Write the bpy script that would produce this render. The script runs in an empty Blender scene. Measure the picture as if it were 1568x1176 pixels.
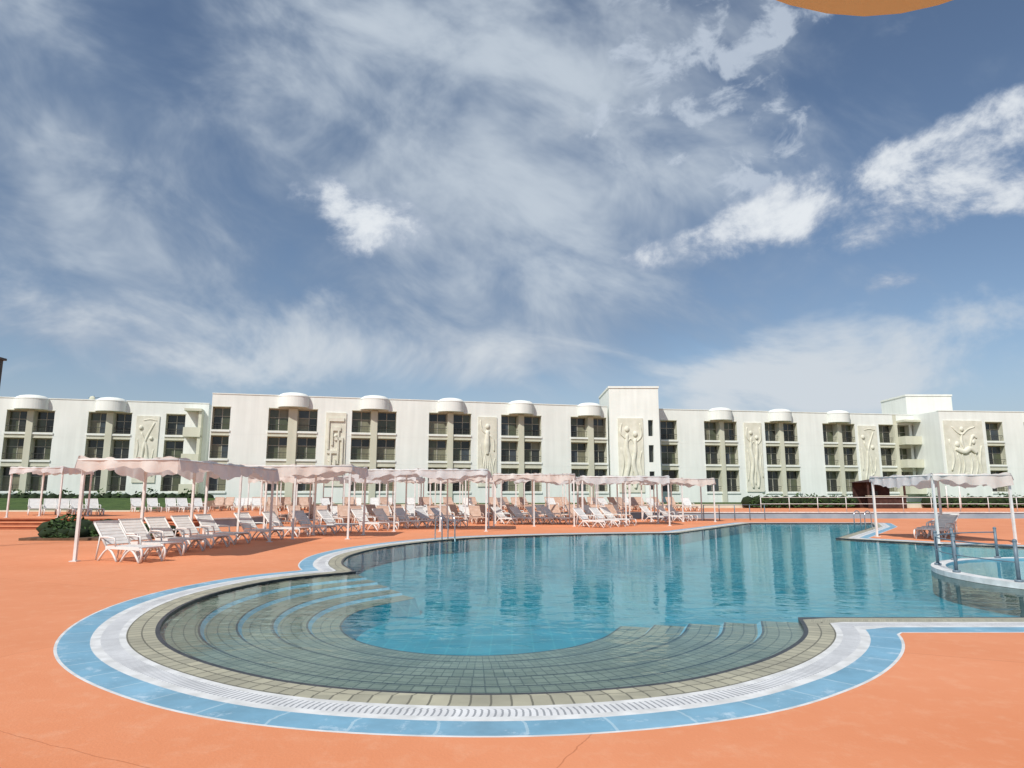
import bpy, bmesh, math, random
from mathutils import Vector, Matrix
from mathutils.geometry import tessellate_polygon
random.seed(7)
sc=bpy.context.scene
sc.view_settings.view_transform='Standard'
R=math.radians
# ------------------------------------------------------------------ materials
def new_mat(name):
    m=bpy.data.materials.new(name); m.use_nodes=True
    nt=m.node_tree
    return m,nt,nt.nodes['Principled BSDF']
def noisy(name,c1,c2,scale=3,rough=.7,bump=0,bscale=60,coord='Object',spec=.3,detail=3,lo=.35,hi=.65,bdist=.01,metal=0):
    m,nt,b=new_mat(name); N=nt.nodes;L=nt.links
    tc=N.new('ShaderNodeTexCoord'); n=N.new('ShaderNodeTexNoise'); n.inputs['Scale'].default_value=scale; n.inputs['Detail'].default_value=detail
    L.new(tc.outputs[coord],n.inputs['Vector'])
    r=N.new('ShaderNodeValToRGB'); r.color_ramp.elements[0].position=lo; r.color_ramp.elements[1].position=hi
    r.color_ramp.elements[0].color=(*c1,1); r.color_ramp.elements[1].color=(*c2,1)
    L.new(n.outputs['Fac'],r.inputs['Fac']); L.new(r.outputs['Color'],b.inputs['Base Color'])
    b.inputs['Roughness'].default_value=rough; b.inputs['Specular IOR Level'].default_value=spec; b.inputs['Metallic'].default_value=metal
    if bump:
        n2=N.new('ShaderNodeTexNoise'); n2.inputs['Scale'].default_value=bscale; n2.inputs['Detail'].default_value=2
        L.new(tc.outputs[coord],n2.inputs['Vector'])
        bp=N.new('ShaderNodeBump'); bp.inputs['Strength'].default_value=bump; bp.inputs['Distance'].default_value=bdist
        L.new(n2.outputs['Fac'],bp.inputs['Height']); L.new(bp.outputs['Normal'],b.inputs['Normal'])
    return m
def tiled(name,c1,c2,mortar,sx,sy,msize=.02,offset=0,rough=.35,coord='UV',wear=None):
    m,nt,b=new_mat(name);N=nt.nodes;L=nt.links
    tc=N.new('ShaderNodeTexCoord'); br=N.new('ShaderNodeTexBrick')
    br.offset=offset; br.inputs['Scale'].default_value=1
    br.inputs['Brick Width'].default_value=sx; br.inputs['Row Height'].default_value=sy
    br.inputs['Mortar Size'].default_value=msize; br.inputs['Mortar Smooth'].default_value=.2
    br.inputs['Color1'].default_value=(*c1,1);br.inputs['Color2'].default_value=(*c2,1);br.inputs['Mortar'].default_value=(*mortar,1)
    L.new(tc.outputs[coord],br.inputs['Vector'])
    n=N.new('ShaderNodeTexNoise');n.inputs['Scale'].default_value=1.7;n.inputs['Detail'].default_value=5;n.inputs['Roughness'].default_value=.65
    L.new(tc.outputs['Object'],n.inputs['Vector'])
    mr=N.new('ShaderNodeMapRange');mr.inputs[1].default_value=.3;mr.inputs[2].default_value=.7;mr.inputs[3].default_value=.76;mr.inputs[4].default_value=1.12
    L.new(n.outputs['Fac'],mr.inputs[0])
    mx=N.new('ShaderNodeMix');mx.data_type='RGBA';mx.blend_type='MULTIPLY';mx.inputs[0].default_value=1
    L.new(br.outputs['Color'],mx.inputs[6]);L.new(mr.outputs[0],mx.inputs[7])
    out=mx.outputs[2]
    if wear:
        n2=N.new('ShaderNodeTexNoise');n2.inputs['Scale'].default_value=3.5;n2.inputs['Detail'].default_value=8;n2.inputs['Roughness'].default_value=.75
        L.new(tc.outputs['Object'],n2.inputs['Vector'])
        r2=N.new('ShaderNodeMapRange');r2.inputs[1].default_value=.56;r2.inputs[2].default_value=.68;L.new(n2.outputs['Fac'],r2.inputs[0])
        m3=N.new('ShaderNodeMix');m3.data_type='RGBA';L.new(r2.outputs[0],m3.inputs[0]);L.new(out,m3.inputs[6]);m3.inputs[7].default_value=(*wear,1);out=m3.outputs[2]
    L.new(out,b.inputs['Base Color']); b.inputs['Roughness'].default_value=rough
    return m
def deck_mat():
    m,nt,b=new_mat('deck_paint');N=nt.nodes;L=nt.links
    tc=N.new('ShaderNodeTexCoord')
    n=N.new('ShaderNodeTexNoise');n.inputs['Scale'].default_value=.35;n.inputs['Detail'].default_value=6;n.inputs['Roughness'].default_value=.6
    L.new(tc.outputs['Object'],n.inputs['Vector'])
    r=N.new('ShaderNodeValToRGB');e=r.color_ramp.elements
    e[0].position=.3;e[0].color=(.68,.245,.110,1);e[1].position=.7;e[1].color=(.76,.305,.155,1)
    L.new(n.outputs['Fac'],r.inputs['Fac'])
    n2=N.new('ShaderNodeTexNoise');n2.inputs['Scale'].default_value=4;n2.inputs['Detail'].default_value=8;n2.inputs['Roughness'].default_value=.75
    L.new(tc.outputs['Object'],n2.inputs['Vector'])
    mr=N.new('ShaderNodeMapRange');mr.inputs[1].default_value=.5;mr.inputs[2].default_value=.8;mr.inputs[4].default_value=.55;L.new(n2.outputs['Fac'],mr.inputs[0])
    mx=N.new('ShaderNodeMix');mx.data_type='RGBA';L.new(mr.outputs[0],mx.inputs[0]);L.new(r.outputs['Color'],mx.inputs[6]);mx.inputs[7].default_value=(.78,.42,.26,1)
    mp=N.new('ShaderNodeMapping');mp.inputs['Rotation'].default_value=(0,0,R(24));mp.inputs['Location'].default_value=(1.3,2.0,0);L.new(tc.outputs['Object'],mp.inputs['Vector'])
    va=N.new('ShaderNodeVectorMath');va.operation='MULTIPLY_ADD';va.inputs[1].default_value=(.4,.4,0);L.new(n.outputs['Color'],va.inputs[0]);L.new(mp.outputs[0],va.inputs[2])
    br=N.new('ShaderNodeTexBrick');br.offset=0;br.inputs['Scale'].default_value=1;br.inputs['Brick Width'].default_value=6.1;br.inputs['Row Height'].default_value=5.3;br.inputs['Mortar Size'].default_value=.005
    br.inputs['Color1'].default_value=(1,1,1,1);br.inputs['Color2'].default_value=(.97,.97,.97,1);br.inputs['Mortar'].default_value=(.76,.70,.66,1)
    L.new(va.outputs[0],br.inputs['Vector'])
    m2=N.new('ShaderNodeMix');m2.data_type='RGBA';m2.blend_type='MULTIPLY';m2.inputs[0].default_value=1
    L.new(mx.outputs[2],m2.inputs[6]);L.new(br.outputs['Color'],m2.inputs[7])
    L.new(m2.outputs[2],b.inputs['Base Color']);b.inputs['Roughness'].default_value=.75;b.inputs['Specular IOR Level'].default_value=.2
    bn=N.new('ShaderNodeTexNoise');bn.inputs['Scale'].default_value=45;bn.inputs['Detail'].default_value=2;L.new(tc.outputs['Object'],bn.inputs['Vector'])
    bp=N.new('ShaderNodeBump');bp.inputs['Strength'].default_value=.45;bp.inputs['Distance'].default_value=.006;L.new(bn.outputs['Fac'],bp.inputs['Height']);L.new(bp.outputs['Normal'],b.inputs['Normal'])
    return m
def water_mat(name,tint,scale=2.2,strength=.25,refl=.62):
    m=bpy.data.materials.new(name);m.use_nodes=True;nt=m.node_tree;N=nt.nodes;L=nt.links
    N.clear();o=N.new('ShaderNodeOutputMaterial')
    t=N.new('ShaderNodeBsdfTransparent');t.inputs[0].default_value=(*tint,1)
    gl=N.new('ShaderNodeBsdfGlossy');gl.inputs['Roughness'].default_value=.02;gl.inputs['Color'].default_value=(.86,.97,.98,1)
    fr=N.new('ShaderNodeFresnel');fr.inputs['IOR'].default_value=1.33
    mx=N.new('ShaderNodeMixShader');tc=N.new('ShaderNodeTexCoord')
    mp=N.new('ShaderNodeMapping');mp.inputs['Scale'].default_value=(.75,1.25,1);L.new(tc.outputs['Object'],mp.inputs[0])
    n=N.new('ShaderNodeTexNoise');n.inputs['Scale'].default_value=scale;n.inputs['Detail'].default_value=2.5;n.inputs['Roughness'].default_value=.55;n.inputs['Distortion'].default_value=.6
    L.new(mp.outputs[0],n.inputs['Vector'])
    bp=N.new('ShaderNodeBump');bp.inputs['Strength'].default_value=strength;bp.inputs['Distance'].default_value=.02
    L.new(n.outputs['Fac'],bp.inputs['Height']);L.new(bp.outputs[0],gl.inputs['Normal']);L.new(bp.outputs[0],fr.inputs['Normal'])
    mm=N.new('ShaderNodeMath');mm.operation='MULTIPLY';mm.inputs[1].default_value=refl;L.new(fr.outputs[0],mm.inputs[0])
    L.new(mm.outputs[0],mx.inputs[0]);L.new(t.outputs[0],mx.inputs[1]);L.new(gl.outputs[0],mx.inputs[2]);L.new(mx.outputs[0],o.inputs[0])
    return m
M={}
M['deck']=deck_mat()
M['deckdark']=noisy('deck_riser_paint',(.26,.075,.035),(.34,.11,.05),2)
M['sand']=noisy('sandy_ground',(.38,.30,.2),(.5,.41,.29),.2)
M['water']=water_mat('pool_water',(.84,.96,.97),2.4,.34,.60)
M['spa_water']=water_mat('spa_water',(.75,.93,.95),3)
M['floor']=tiled('pool_floor_tiles',(.006,.25,.34),(.01,.29,.385),(.03,.33,.40),.3,.3,.012,0,.4,'Object')
M['tread']=tiled('step_tread_tiles',(.225,.222,.162),(.30,.290,.220),(.10,.103,.08),.14,.14,.009,0,.4)
M['riser']=tiled('step_riser_tiles',(.20,.48,.62),(.26,.54,.68),(.2,.4,.5),.25,.2,.01,0,.4)
M['dark']=noisy('dark_edge_tiles',(.02,.025,.03),(.05,.055,.06),8,.4)
M['beige']=tiled('beige_edge_tiles',(.36,.34,.245),(.48,.45,.32),(.16,.15,.105),.15,.15,.009,0,.5)
M['blue']=tiled('blue_painted_edge',(.18,.38,.51),(.23,.43,.56),(.36,.53,.62),.5,.6,.010,0,.55,wear=(.46,.61,.70))
M['white']=noisy('white_edge_paint',(.58,.58,.56),(.76,.76,.74),5,.6,detail=6)
M['grate']=tiled('overflow_grate',(.76,.76,.75),(.71,.71,.70),(.32,.33,.34),.045,.30,.008,0,.5)
def wallmat(name,c1,c2):
    m=noisy(name,c1,c2,.5,.85,.3,25,detail=5,lo=.25,hi=.75)
    nt=m.node_tree;N=nt.nodes;L=nt.links;b=N['Principled BSDF']
    src=b.inputs['Base Color'].links[0].from_socket
    tc=N.new('ShaderNodeTexCoord');mp=N.new('ShaderNodeMapping');mp.inputs['Scale'].default_value=(1.6,1.6,.12);L.new(tc.outputs['Object'],mp.inputs[0])
    n=N.new('ShaderNodeTexNoise');n.inputs['Scale'].default_value=1.2;n.inputs['Detail'].default_value=5;L.new(mp.outputs[0],n.inputs['Vector'])
    mr=N.new('ShaderNodeMapRange');mr.inputs[1].default_value=.35;mr.inputs[2].default_value=.7;mr.inputs[3].default_value=.93;mr.inputs[4].default_value=1.02;L.new(n.outputs['Fac'],mr.inputs[0])
    mx=N.new('ShaderNodeMix');mx.data_type='RGBA';mx.blend_type='MULTIPLY';mx.inputs[0].default_value=1;L.new(src,mx.inputs[6]);L.new(mr.outputs[0],mx.inputs[7]);L.new(mx.outputs[2],b.inputs['Base Color'])
    return m
M['wall']=wallmat('white_render',(.77,.80,.745),(.83,.86,.81))
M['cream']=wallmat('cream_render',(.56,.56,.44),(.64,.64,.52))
M['relief']=noisy('relief_stone',(.64,.63,.52),(.74,.73,.62),1.5,.85,.4,12,bdist=.03)
M['frame']=noisy('window_frame',(.34,.34,.28),(.44,.43,.36),3,.6)
M['rail']=noisy('dark_rail',(.05,.05,.045),(.08,.08,.07),5,.5)
def pane(n,c,r=.12): return noisy(n,tuple(x*.7 for x in c),c,.9,r,spec=.5,detail=2)
M['g0']=pane('glass_dark',(.035,.04,.035));M['g1']=pane('glass_olive',(.10,.115,.07));M['g2']=pane('curtained_glass',(.22,.22,.15),.3);M['g3']=pane('glass_blue_grey',(.06,.075,.085))
M['plastic']=noisy('white_plastic',(.68,.67,.64),(.76,.75,.72),6,.45)
M['salmon']=noisy('salmon_plastic',(.56,.38,.28),(.64,.46,.36),5,.5)
M['steel']=noisy('steel',(.5,.52,.54),(.6,.62,.64),6,.25,metal=.9)
M['post']=noisy('canopy_post_paint',(.64,.62,.59),(.74,.72,.69),5,.5)
M['greypost']=noisy('grey_blue_post',(.12,.17,.21),(.18,.23,.27),5,.4)
def fabric(name,c1,c2,tr_=.35,hue=None):
    m=noisy(name,c1,c2,1.3,.9,.4,7,bdist=.03)
    nt=m.node_tree;N=nt.nodes;L=nt.links;b=N['Principled BSDF'];o=[x for x in N if x.type=='OUTPUT_MATERIAL'][0]
    tr=N.new('ShaderNodeBsdfTranslucent');L.new(b.inputs['Base Color'].links[0].from_socket,tr.inputs[0])
    mx=N.new('ShaderNodeMixShader');mx.inputs[0].default_value=tr_;L.new(b.outputs[0],mx.inputs[1]);L.new(tr.outputs[0],mx.inputs[2]);L.new(mx.outputs[0],o.inputs[0])
    return m
M['fabP']=fabric('pink_white_fabric',(.74,.66,.60),(.80,.78,.73))
M['fabW']=fabric('white_fabric',(.66,.67,.67),(.78,.79,.78))
M['parasol']=fabric('orange_parasol_fabric',(.66,.44,.18),(.76,.55,.26),.6)
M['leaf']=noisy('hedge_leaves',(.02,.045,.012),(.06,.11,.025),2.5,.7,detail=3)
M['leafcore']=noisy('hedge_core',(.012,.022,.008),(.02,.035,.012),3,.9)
M['grass']=noisy('lawn_grass',(.04,.075,.018),(.08,.13,.03),1.5,.9,.6,40,bdist=.04)
M['kerbblue']=noisy('blue_grey_wall_paint',(.24,.31,.37),(.32,.39,.44),1,.7)
M['wood']=noisy('dark_wood',(.045,.022,.018),(.08,.04,.03),3,.7)
M['soil']=noisy('planter_soil',(.10,.06,.035),(.16,.1,.06),6,.95)
# ------------------------------------------------------------------ mesh helpers
class MB:
    def __init__(s): s.v=[];s.f=[];s.m=[];s.mats=[];s.uv=None;s.smooth=[]
    def mi(s,mat):
        if mat not in s.mats:s.mats.append(mat)
        return s.mats.index(mat)
    def face(s,pts,mat,smooth=False):
        i=len(s.v);s.v+= [tuple(p) for p in pts];s.f.append(tuple(range(i,i+len(pts))));s.m.append(s.mi(mat));s.smooth.append(smooth)
    def box(s,x0,x1,y0,y1,z0,z1,mat,T=None):
        c=[(x,y,z) for z in(z0,z1) for y in(y0,y1) for x in(x0,x1)]
        if T is not None:c=[tuple(T@Vector(p)) for p in c]
        i=len(s.v);s.v+=c
        for q in((0,2,3,1),(4,5,7,6),(0,1,5,4),(2,6,7,3),(0,4,6,2),(1,3,7,5)):
            s.f.append(tuple(i+k for k in q));s.m.append(s.mi(mat));s.smooth.append(False)
    def tube(s,pts,r,mat,n=8,T=None,flat=None):
        pts=[Vector(p) for p in pts];i0=len(s.v)
        rs=r if isinstance(r,(list,tuple)) else [r]*len(pts)
        up0=None
        for k,p in enumerate(pts):
            d=(pts[min(k+1,len(pts)-1)]-pts[max(k-1,0)]).normalized()
            if up0 is None:
                a=Vector((0,0,1)) if abs(d.z)<.9 else Vector((1,0,0))
            else:a=up0
            u=d.cross(a).normalized();w=u.cross(d).normalized();up0=w
            for j in range(n):
                t=2*math.pi*(j+.5)/n
                q=p+(u*math.cos(t)+w*math.sin(t))*rs[k]
                if flat:q.y=p.y+(q.y-p.y)*flat
                if T is not None:q=T@q
                s.v.append(tuple(q))
        for k in range(len(pts)-1):
            for j in range(n):
                a=i0+k*n+j;b=i0+k*n+(j+1)%n
                s.f.append((a,b,b+n,a+n));s.m.append(s.mi(mat));s.smooth.append(n>4)
        for base in(i0,i0+(len(pts)-1)*n):
            s.f.append(tuple(base+j for j in range(n)));s.m.append(s.mi(mat));s.smooth.append(False)
    def ball(s,c,r,mat,n=10,T=None):
        i0=len(s.v);rx,ry,rz=r if isinstance(r,(list,tuple)) else(r,r,r)
        rows=n//2
        for a in range(rows+1):
            ph=math.pi*a/rows
            for b in range(n):
                th=2*math.pi*b/n
                q=Vector((c[0]+rx*math.sin(ph)*math.cos(th),c[1]+ry*math.sin(ph)*math.sin(th),c[2]+rz*math.cos(ph)))
                if T is not None:q=T@q
                s.v.append(tuple(q))
        for a in range(rows):
            for b in range(n):
                s.f.append((i0+a*n+b,i0+(a+1)*n+b,i0+(a+1)*n+(b+1)%n,i0+a*n+(b+1)%n));s.m.append(s.mi(mat));s.smooth.append(True)
    def mesh(s,name,uv=None,recalc=True):
        me=bpy.data.meshes.new(name);me.from_pydata(s.v,[],s.f)
        for m in s.mats:me.materials.append(m)
        for p,mi,sm in zip(me.polygons,s.m,s.smooth):p.material_index=mi;p.use_smooth=sm
        if uv:
            l=me.uv_layers.new(name='UVMap')
            for lp in me.loops:l.data[lp.index].uv=uv[lp.vertex_index]
        if recalc:
            bm=bmesh.new();bm.from_mesh(me);bmesh.ops.recalc_face_normals(bm,faces=bm.faces);bm.to_mesh(me);bm.free()
        return me
    def obj(s,name,parent=None,uv=None,recalc=True):
        o=bpy.data.objects.new(name,s.mesh(name,uv,recalc));sc.collection.objects.link(o)
        if parent:o.parent=parent
        return o
def empty(name,loc=(0,0,0)):
    o=bpy.data.objects.new(name,None);o.location=loc;sc.collection.objects.link(o);return o
# ------------------------------------------------------------------ pool outline (metres, traversed clockwise)
def catmull(P,n):
    out=[]
    for i in range(len(P)-1):
        p0=Vector(P[max(i-1,0)]);p1=Vector(P[i]);p2=Vector(P[i+1]);p3=Vector(P[min(i+2,len(P)-1)])
        if i==0:p0=2*p1-p2
        if i==len(P)-2:p3=2*p2-p1
        for k in range(n):
            t=k/n
            out.append(.5*((2*p1)+(-p0+p2)*t+(2*p0-5*p1+4*p2-p3)*t*t+(-p0+3*p1-3*p2+p3)*t**3))
    out.append(Vector(P[-1]));return out
def resample(P,n):
    d=[0]
    for a,b in zip(P,P[1:]):d.append(d[-1]+(b-a).length)
    out=[];j=0
    for k in range(n+1):
        t=d[-1]*k/n
        while j<len(P)-2 and d[j+1]<t:j+=1
        seg=d[j+1]-d[j];out.append(P[j].lerp(P[j+1],(t-d[j])/seg if seg else 0))
    return out
run1=[(3.8,9.41),(3.45,8.4),(2.92,7.57),(2.2,6.82),(1.25,6.2),(-.1,5.9),(-1.6,6.13),(-2.85,6.87),(-3.85,7.9),(-4.52,9.2),(-4.88,10.7),(-4.86,12.2),(-4.4,13.7),(-3.32,14.9)]
arc1=resample(catmull(run1,12),110)
run2=[(-3.32,14.9),(-4.0,16.6),(-4.35,18.6),(-4.25,20.6),(-3.75,22.6),(-2.5,25.2),(-.6,27.2),(3.15,28.9),(7.19,29.9)]
arc2=resample(catmull(run2,10),110)
rest=[(7.19,29.9),(13.9,40.3),(20.9,40.3),(18.9,36.1),(12.24,26.3),(14.3,23.2),(16.5,21.5),(23,20.5),(23,9.5),(3.8,9.41)]
restd=[]
for a,b in zip(rest,rest[1:]):
    a=Vector(a);b=Vector(b);n=max(1,int((b-a).length/.4))
    restd+=[a.lerp(b,k/n) for k in range(n)]
water=arc1[:-1]+arc2[:-1]+restd
NW=len(water)
cum=[0]
for i in range(NW):cum.append(cum[-1]+(water[(i+1)%NW]-water[i]).length)
def near(p):
    best=1e9;u=0
    for i in range(NW):
        a=water[i];b=water[(i+1)%NW];ab=b-a;L2=ab.length_squared
        if L2==0:continue
        t=max(0,min(1,(p-a).dot(ab)/L2));dd=(a+ab*t-p).length
        if dd<best-1e-6:best=dd;u=cum[i]+t*math.sqrt(L2)
    return best,u
def offset(d):
    if d==0:return [w.copy() for w in water],[cum[i] for i in range(NW)]
    out=[];us=[]
    for i in range(NW):
        a=water[i-1];b=water[i];c=water[(i+1)%NW]
        d1=(b-a).normalized();d2=(c-b).normalized()
        n1=Vector((-d1.y,d1.x))*(-1)*SGN;n2=Vector((-d2.y,d2.x))*(-1)*SGN
        cross=d1.x*d2.y-d1.y*d2.x
        ang=math.degrees(math.atan2(cross,d1.dot(d2)))
        steps=1 if abs(ang)<12 else 8
        for k in range(steps+1) if steps>1 else [0.5]:
            t=k/steps if steps>1 else .5
            n=n1.lerp(n2,t)
            if n.length<1e-3:continue
            p=b+n.normalized()*d
            dd,_=near(p)
            if dd>d-.004:
                out.append(p);us.append(cum[i]+ (0.0005*k))
    return out,us
area=sum(water[i].x*water[(i+1)%NW].y-water[(i+1)%NW].x*water[i].y for i in range(NW))
SGN=1 if area>0 else -1
levels=[0,.05,.35,.42,.60,.70,1.0,1.03]
outl=[offset(d) for d in levels]
def fixup(o):
    me=o.data
    bm=bmesh.new();bm.from_mesh(me)
    for f in bm.faces:
        if f.normal.z<0:f.normal_flip()
    bm.to_mesh(me);bm.free()
def ring(name,i,mat,z,parent):
    A=outl[i];B=outl[i+1];dA=levels[i];dB=levels[i+1]
    mb=MB();mi=mb.mi(mat)
    pa,ua=A;pb,ub=B
    polys=[[Vector((p.x,p.y,0)) for p in pb],[Vector((p.x,p.y,0)) for p in pa]]
    tris=tessellate_polygon(polys)
    allp=pb+pa;uv=[(u,dB-dA+.01) for u in ub]+[(u,.01) for u in ua]
    mb.v=[(p.x,p.y,z) for p in allp]
    for t in tris:
        mb.f.append(tuple(t));mb.m.append(mi);mb.smooth.append(False)
    o=mb.obj(name,parent,uv)
    fixup(o);return o
pool=empty('swimming_pool')
for i,(nm,mt) in enumerate((('dark_edge','dark'),('beige_tile_border','beige'),('white_kerb_inner','white'),('overflow_grate','grate'),('white_kerb_outer','white'),('blue_painted_border','blue'),('white_outer_line','white'))):
    ring(nm,i,M[mt],0,pool)
def sheet(name,outer,holes,mat,z,parent=None):
    polys=[[Vector((x,y,0)) for x,y in outer]]+[[Vector((p[0],p[1],0)) for p in h] for h in holes]
    tris=tessellate_polygon(polys);mb=MB();mi=mb.mi(mat)
    for pl in polys:mb.v+=[(p.x,p.y,z) for p in pl]
    for t in tris:mb.f.append(tuple(t));mb.m.append(mi);mb.smooth.append(False)
    o=mb.obj(name,parent);fixup(o);return o
BX0,BX1,BY0,BY1=-120,120,-60,140
deck=sheet('pool_deck',[(BX0,BY0),(BX1,BY0),(BX1,BY1),(BX0,BY1)],[outl[-1][0]],M['deck'],0)
sheet('ground',[(-3000,-3000),(3000,-3000),(3000,3000),(-3000,3000)],[[(BX0,BY0),(BX1,BY0),(BX1,BY1),(BX0,BY1)]],M['sand'],0)
mb=MB()
FL=-.5
for i in range(NW):
    a=water[i];b=water[(i+1)%NW]
    mb.face([(a.x,a.y,0),(b.x,b.y,0),(b.x,b.y,-.09),(a.x,a.y,-.09)],M['dark'])
    mb.face([(a.x,a.y,-.09),(b.x,b.y,-.09),(b.x,b.y,FL),(a.x,a.y,FL)],M['floor'])
mb.obj('pool_wall',pool,recalc=False)
sheet('pool_floor',[(p.x,p.y) for p in water],[],M['floor'],FL,pool)
sheet('pool_water',[(p.x,p.y) for p in water],[],M['water'],-.025,pool)
# steps
inner=[(1.55,10.1),(1.15,9.25),(.55,8.62),(-.34,8.3),(-1.25,8.5),(-2.0,9.15),(-2.45,10.2),(-2.42,11.5),(-1.75,12.75)]
NI=len(arc1)-1
arcI=resample(catmull(inner,12),NI)
mb=MB();uv=[]
NS=5;rise=.042
lenO=sum((arc1[i+1]-arc1[i]).length for i in range(NI))
def P(f,i):return arc1[i].lerp(arcI[i],f)
def addq(f0,f1,z0,z1,mat):
    for i in range(NI):
        q=[(P(f0,i),z0),(P(f0,i+1),z0),(P(f1,i+1),z1),(P(f1,i),z1)]
        mb.face([(p.x,p.y,z) for p,z in q],mat)
        u0=lenO*i/NI;u1=lenO*(i+1)/NI;w0=f0*2.4;w1=f1*2.4
        if mat is M['riser']:w0,w1=0.01,.19
        uv.extend([(u0,w0),(u1,w0),(u1,w1),(u0,w1)])
z=-.07
for k in range(NS):
    f0=k/NS+(.022 if k else .0);f1=(k+1)/NS
    addq(f0,f1-.012,z,z,M['tread'])
    addq(f1-.012,f1,z,z,M['dark'])
    if k<NS-1:
        addq(f1,f1+.022,z,z-rise,M['riser']);z-=rise
    else:
        addq(f1,f1+.08,z,FL,M['floor'])
for i in(0,NI):
    zz=-.07
    for k in range(NS):
        a=P(k/NS,i);b=P((k+1)/NS,i)
        mb.face([(a.x,a.y,zz),(b.x,b.y,zz),(b.x,b.y,FL),(a.x,a.y,FL)],M['tread']);uv.extend([(0,0),(.5,0),(.5,.7),(0,.7)]);zz-=rise
mb.obj('entry_steps',pool,uv,recalc=False)
# spa
spa=empty('round_spa_pool',(0,0,0))
cx,cy,rr=12.6,13.5,3.6
def circ(r,n=96):return [(cx+r*math.cos(2*math.pi*i/n),cy+r*math.sin(2*math.pi*i/n)) for i in range(n)]
sheet('coping',circ(rr+.28),[circ(rr)],M['white'],.08,spa)
mb=MB()
for r,z0,z1,m in((rr+.28,-.02,.08,M['white']),(rr+.28,-.49,-.02,M['tread']),(rr,-.35,.08,M['riser'])):
    c=circ(r)
    for i in range(96):
        a=c[i];b=c[(i+1)%96];mb.face([(*a,z0),(*b,z0),(*b,z1),(*a,z1)],m)
mb.obj('spa_wall',spa,recalc=False)
sheet('spa_floor',circ(rr),[],M['riser'],-.35,spa)
sheet('spa_water',circ(rr),[],M['spa_water'],.045,spa)
mb=MB()
for a in (196,172,148,124,100):
    x=cx+(rr+.14)*math.cos(R(a));y=cy+(rr+.14)*math.sin(R(a))
    mb.tube([(x,y,.08),(x,y,.78)],.032,M['greypost'],10);mb.tube([(x,y,.08),(x,y,.12)],.07,M['greypost'],10);mb.ball((x,y,.79),.04,M['greypost'])
pts=[(cx+(rr+.14)*math.cos(R(a)),cy+(rr+.14)*math.sin(R(a)),.70) for a in range(100,197,4)]
mb.tube(pts,.014,M['greypost'],6)
mb.tube([(p[0],p[1],.42) for p in pts],.010,M['greypost'],6)
mb.obj('railing',spa)
# ------------------------------------------------------------------ ladders
def ladder(loc,yaw,name='pool_ladder'):
    mb=MB()
    for sx in(-.27,.27):
        pts=[(sx,-.55,0),(sx,-.55,.55)]+[(sx,-.3-.25*math.cos(R(t)),.62+.25*math.sin(R(t))) for t in range(10,171,20)]+[(sx,-.05,.5),(sx,-.02,-.45)]
        mb.tube(pts,.024,M['steel'],8)
    for zz in(-.12,-.38):mb.box(-.27,.27,-.06,.04,zz,zz+.03,M['steel'])
    o=mb.obj(name);o.location=loc;o.rotation_euler=(0,0,yaw);return o
ladder((-2.3,25.35,0),R(-145))
ladder((16.9,33.0,0),R(-60))
# ------------------------------------------------------------------ terraces
TZ=.45
front=[(-120,34.6),(-15.6,34.6),(-14.4,36),(-13.6,47.6),(20.0,48.2),(120,48.2)]
sheet('terrace',front+[(120,139),(-120,139)],[],M['deck'],TZ)
mb=MB()
for i,(a,b) in enumerate(zip(front,front[1:])):
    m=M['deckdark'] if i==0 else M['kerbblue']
    mb.face([(*a,0),(*b,0),(*b,TZ-.06),(*a,TZ-.06)],m)
    d=(Vector(b)-Vector(a)).normalized();n=Vector((d.y,-d.x))*.06
    mb.face([(a[0]+n.x,a[1]+n.y,TZ+.004),(b[0]+n.x,b[1]+n.y,TZ+.004),(b[0],b[1],TZ+.004),(a[0],a[1],TZ+.004)],M['white'] if i else M['deck'])
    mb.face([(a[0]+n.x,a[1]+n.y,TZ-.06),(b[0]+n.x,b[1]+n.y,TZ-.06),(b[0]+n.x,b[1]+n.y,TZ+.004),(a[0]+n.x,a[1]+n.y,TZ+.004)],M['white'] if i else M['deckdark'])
mb.obj('terrace_wall',recalc=False)
mb=MB()
for y0,y1,zt_ in((33.7,34.59,.30),(32.8,33.697,.15)):
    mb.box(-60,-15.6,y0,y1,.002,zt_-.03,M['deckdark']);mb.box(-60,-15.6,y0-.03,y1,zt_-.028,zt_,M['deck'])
mb.obj('terrace_steps')
sheet('lawn',[(-120,62),(120,64),(120,138),(-120,138)],[],M['grass'],.80)
mb=MB()
mb.face([(-90,49,TZ+.1),(-26,49,TZ+.1),(-25,60.5,1.35),(-90,60.5,1.35)],M['grass'])
mb.face([(-90,49,TZ),(-26,49,TZ),(-26,49,TZ+.1),(-90,49,TZ+.1)],M['cream'])
mb.face([(-26,49,TZ),(-25,60.5,TZ),(-25,60.5,1.35),(-26,49,TZ+.1)],M['cream'])
mb.face([(-90,60.5,TZ),(-25,60.5,TZ),(-25,60.5,1.35),(-90,60.5,1.35)],M['cream'])
mb.obj('grass_bank',recalc=False)
mb=MB();mb.face([(-120,62,TZ),(120,64,TZ),(120,64,.8),(-120,62,.8)],M['cream']);mb.obj('lawn_kerb',recalc=False)
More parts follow.
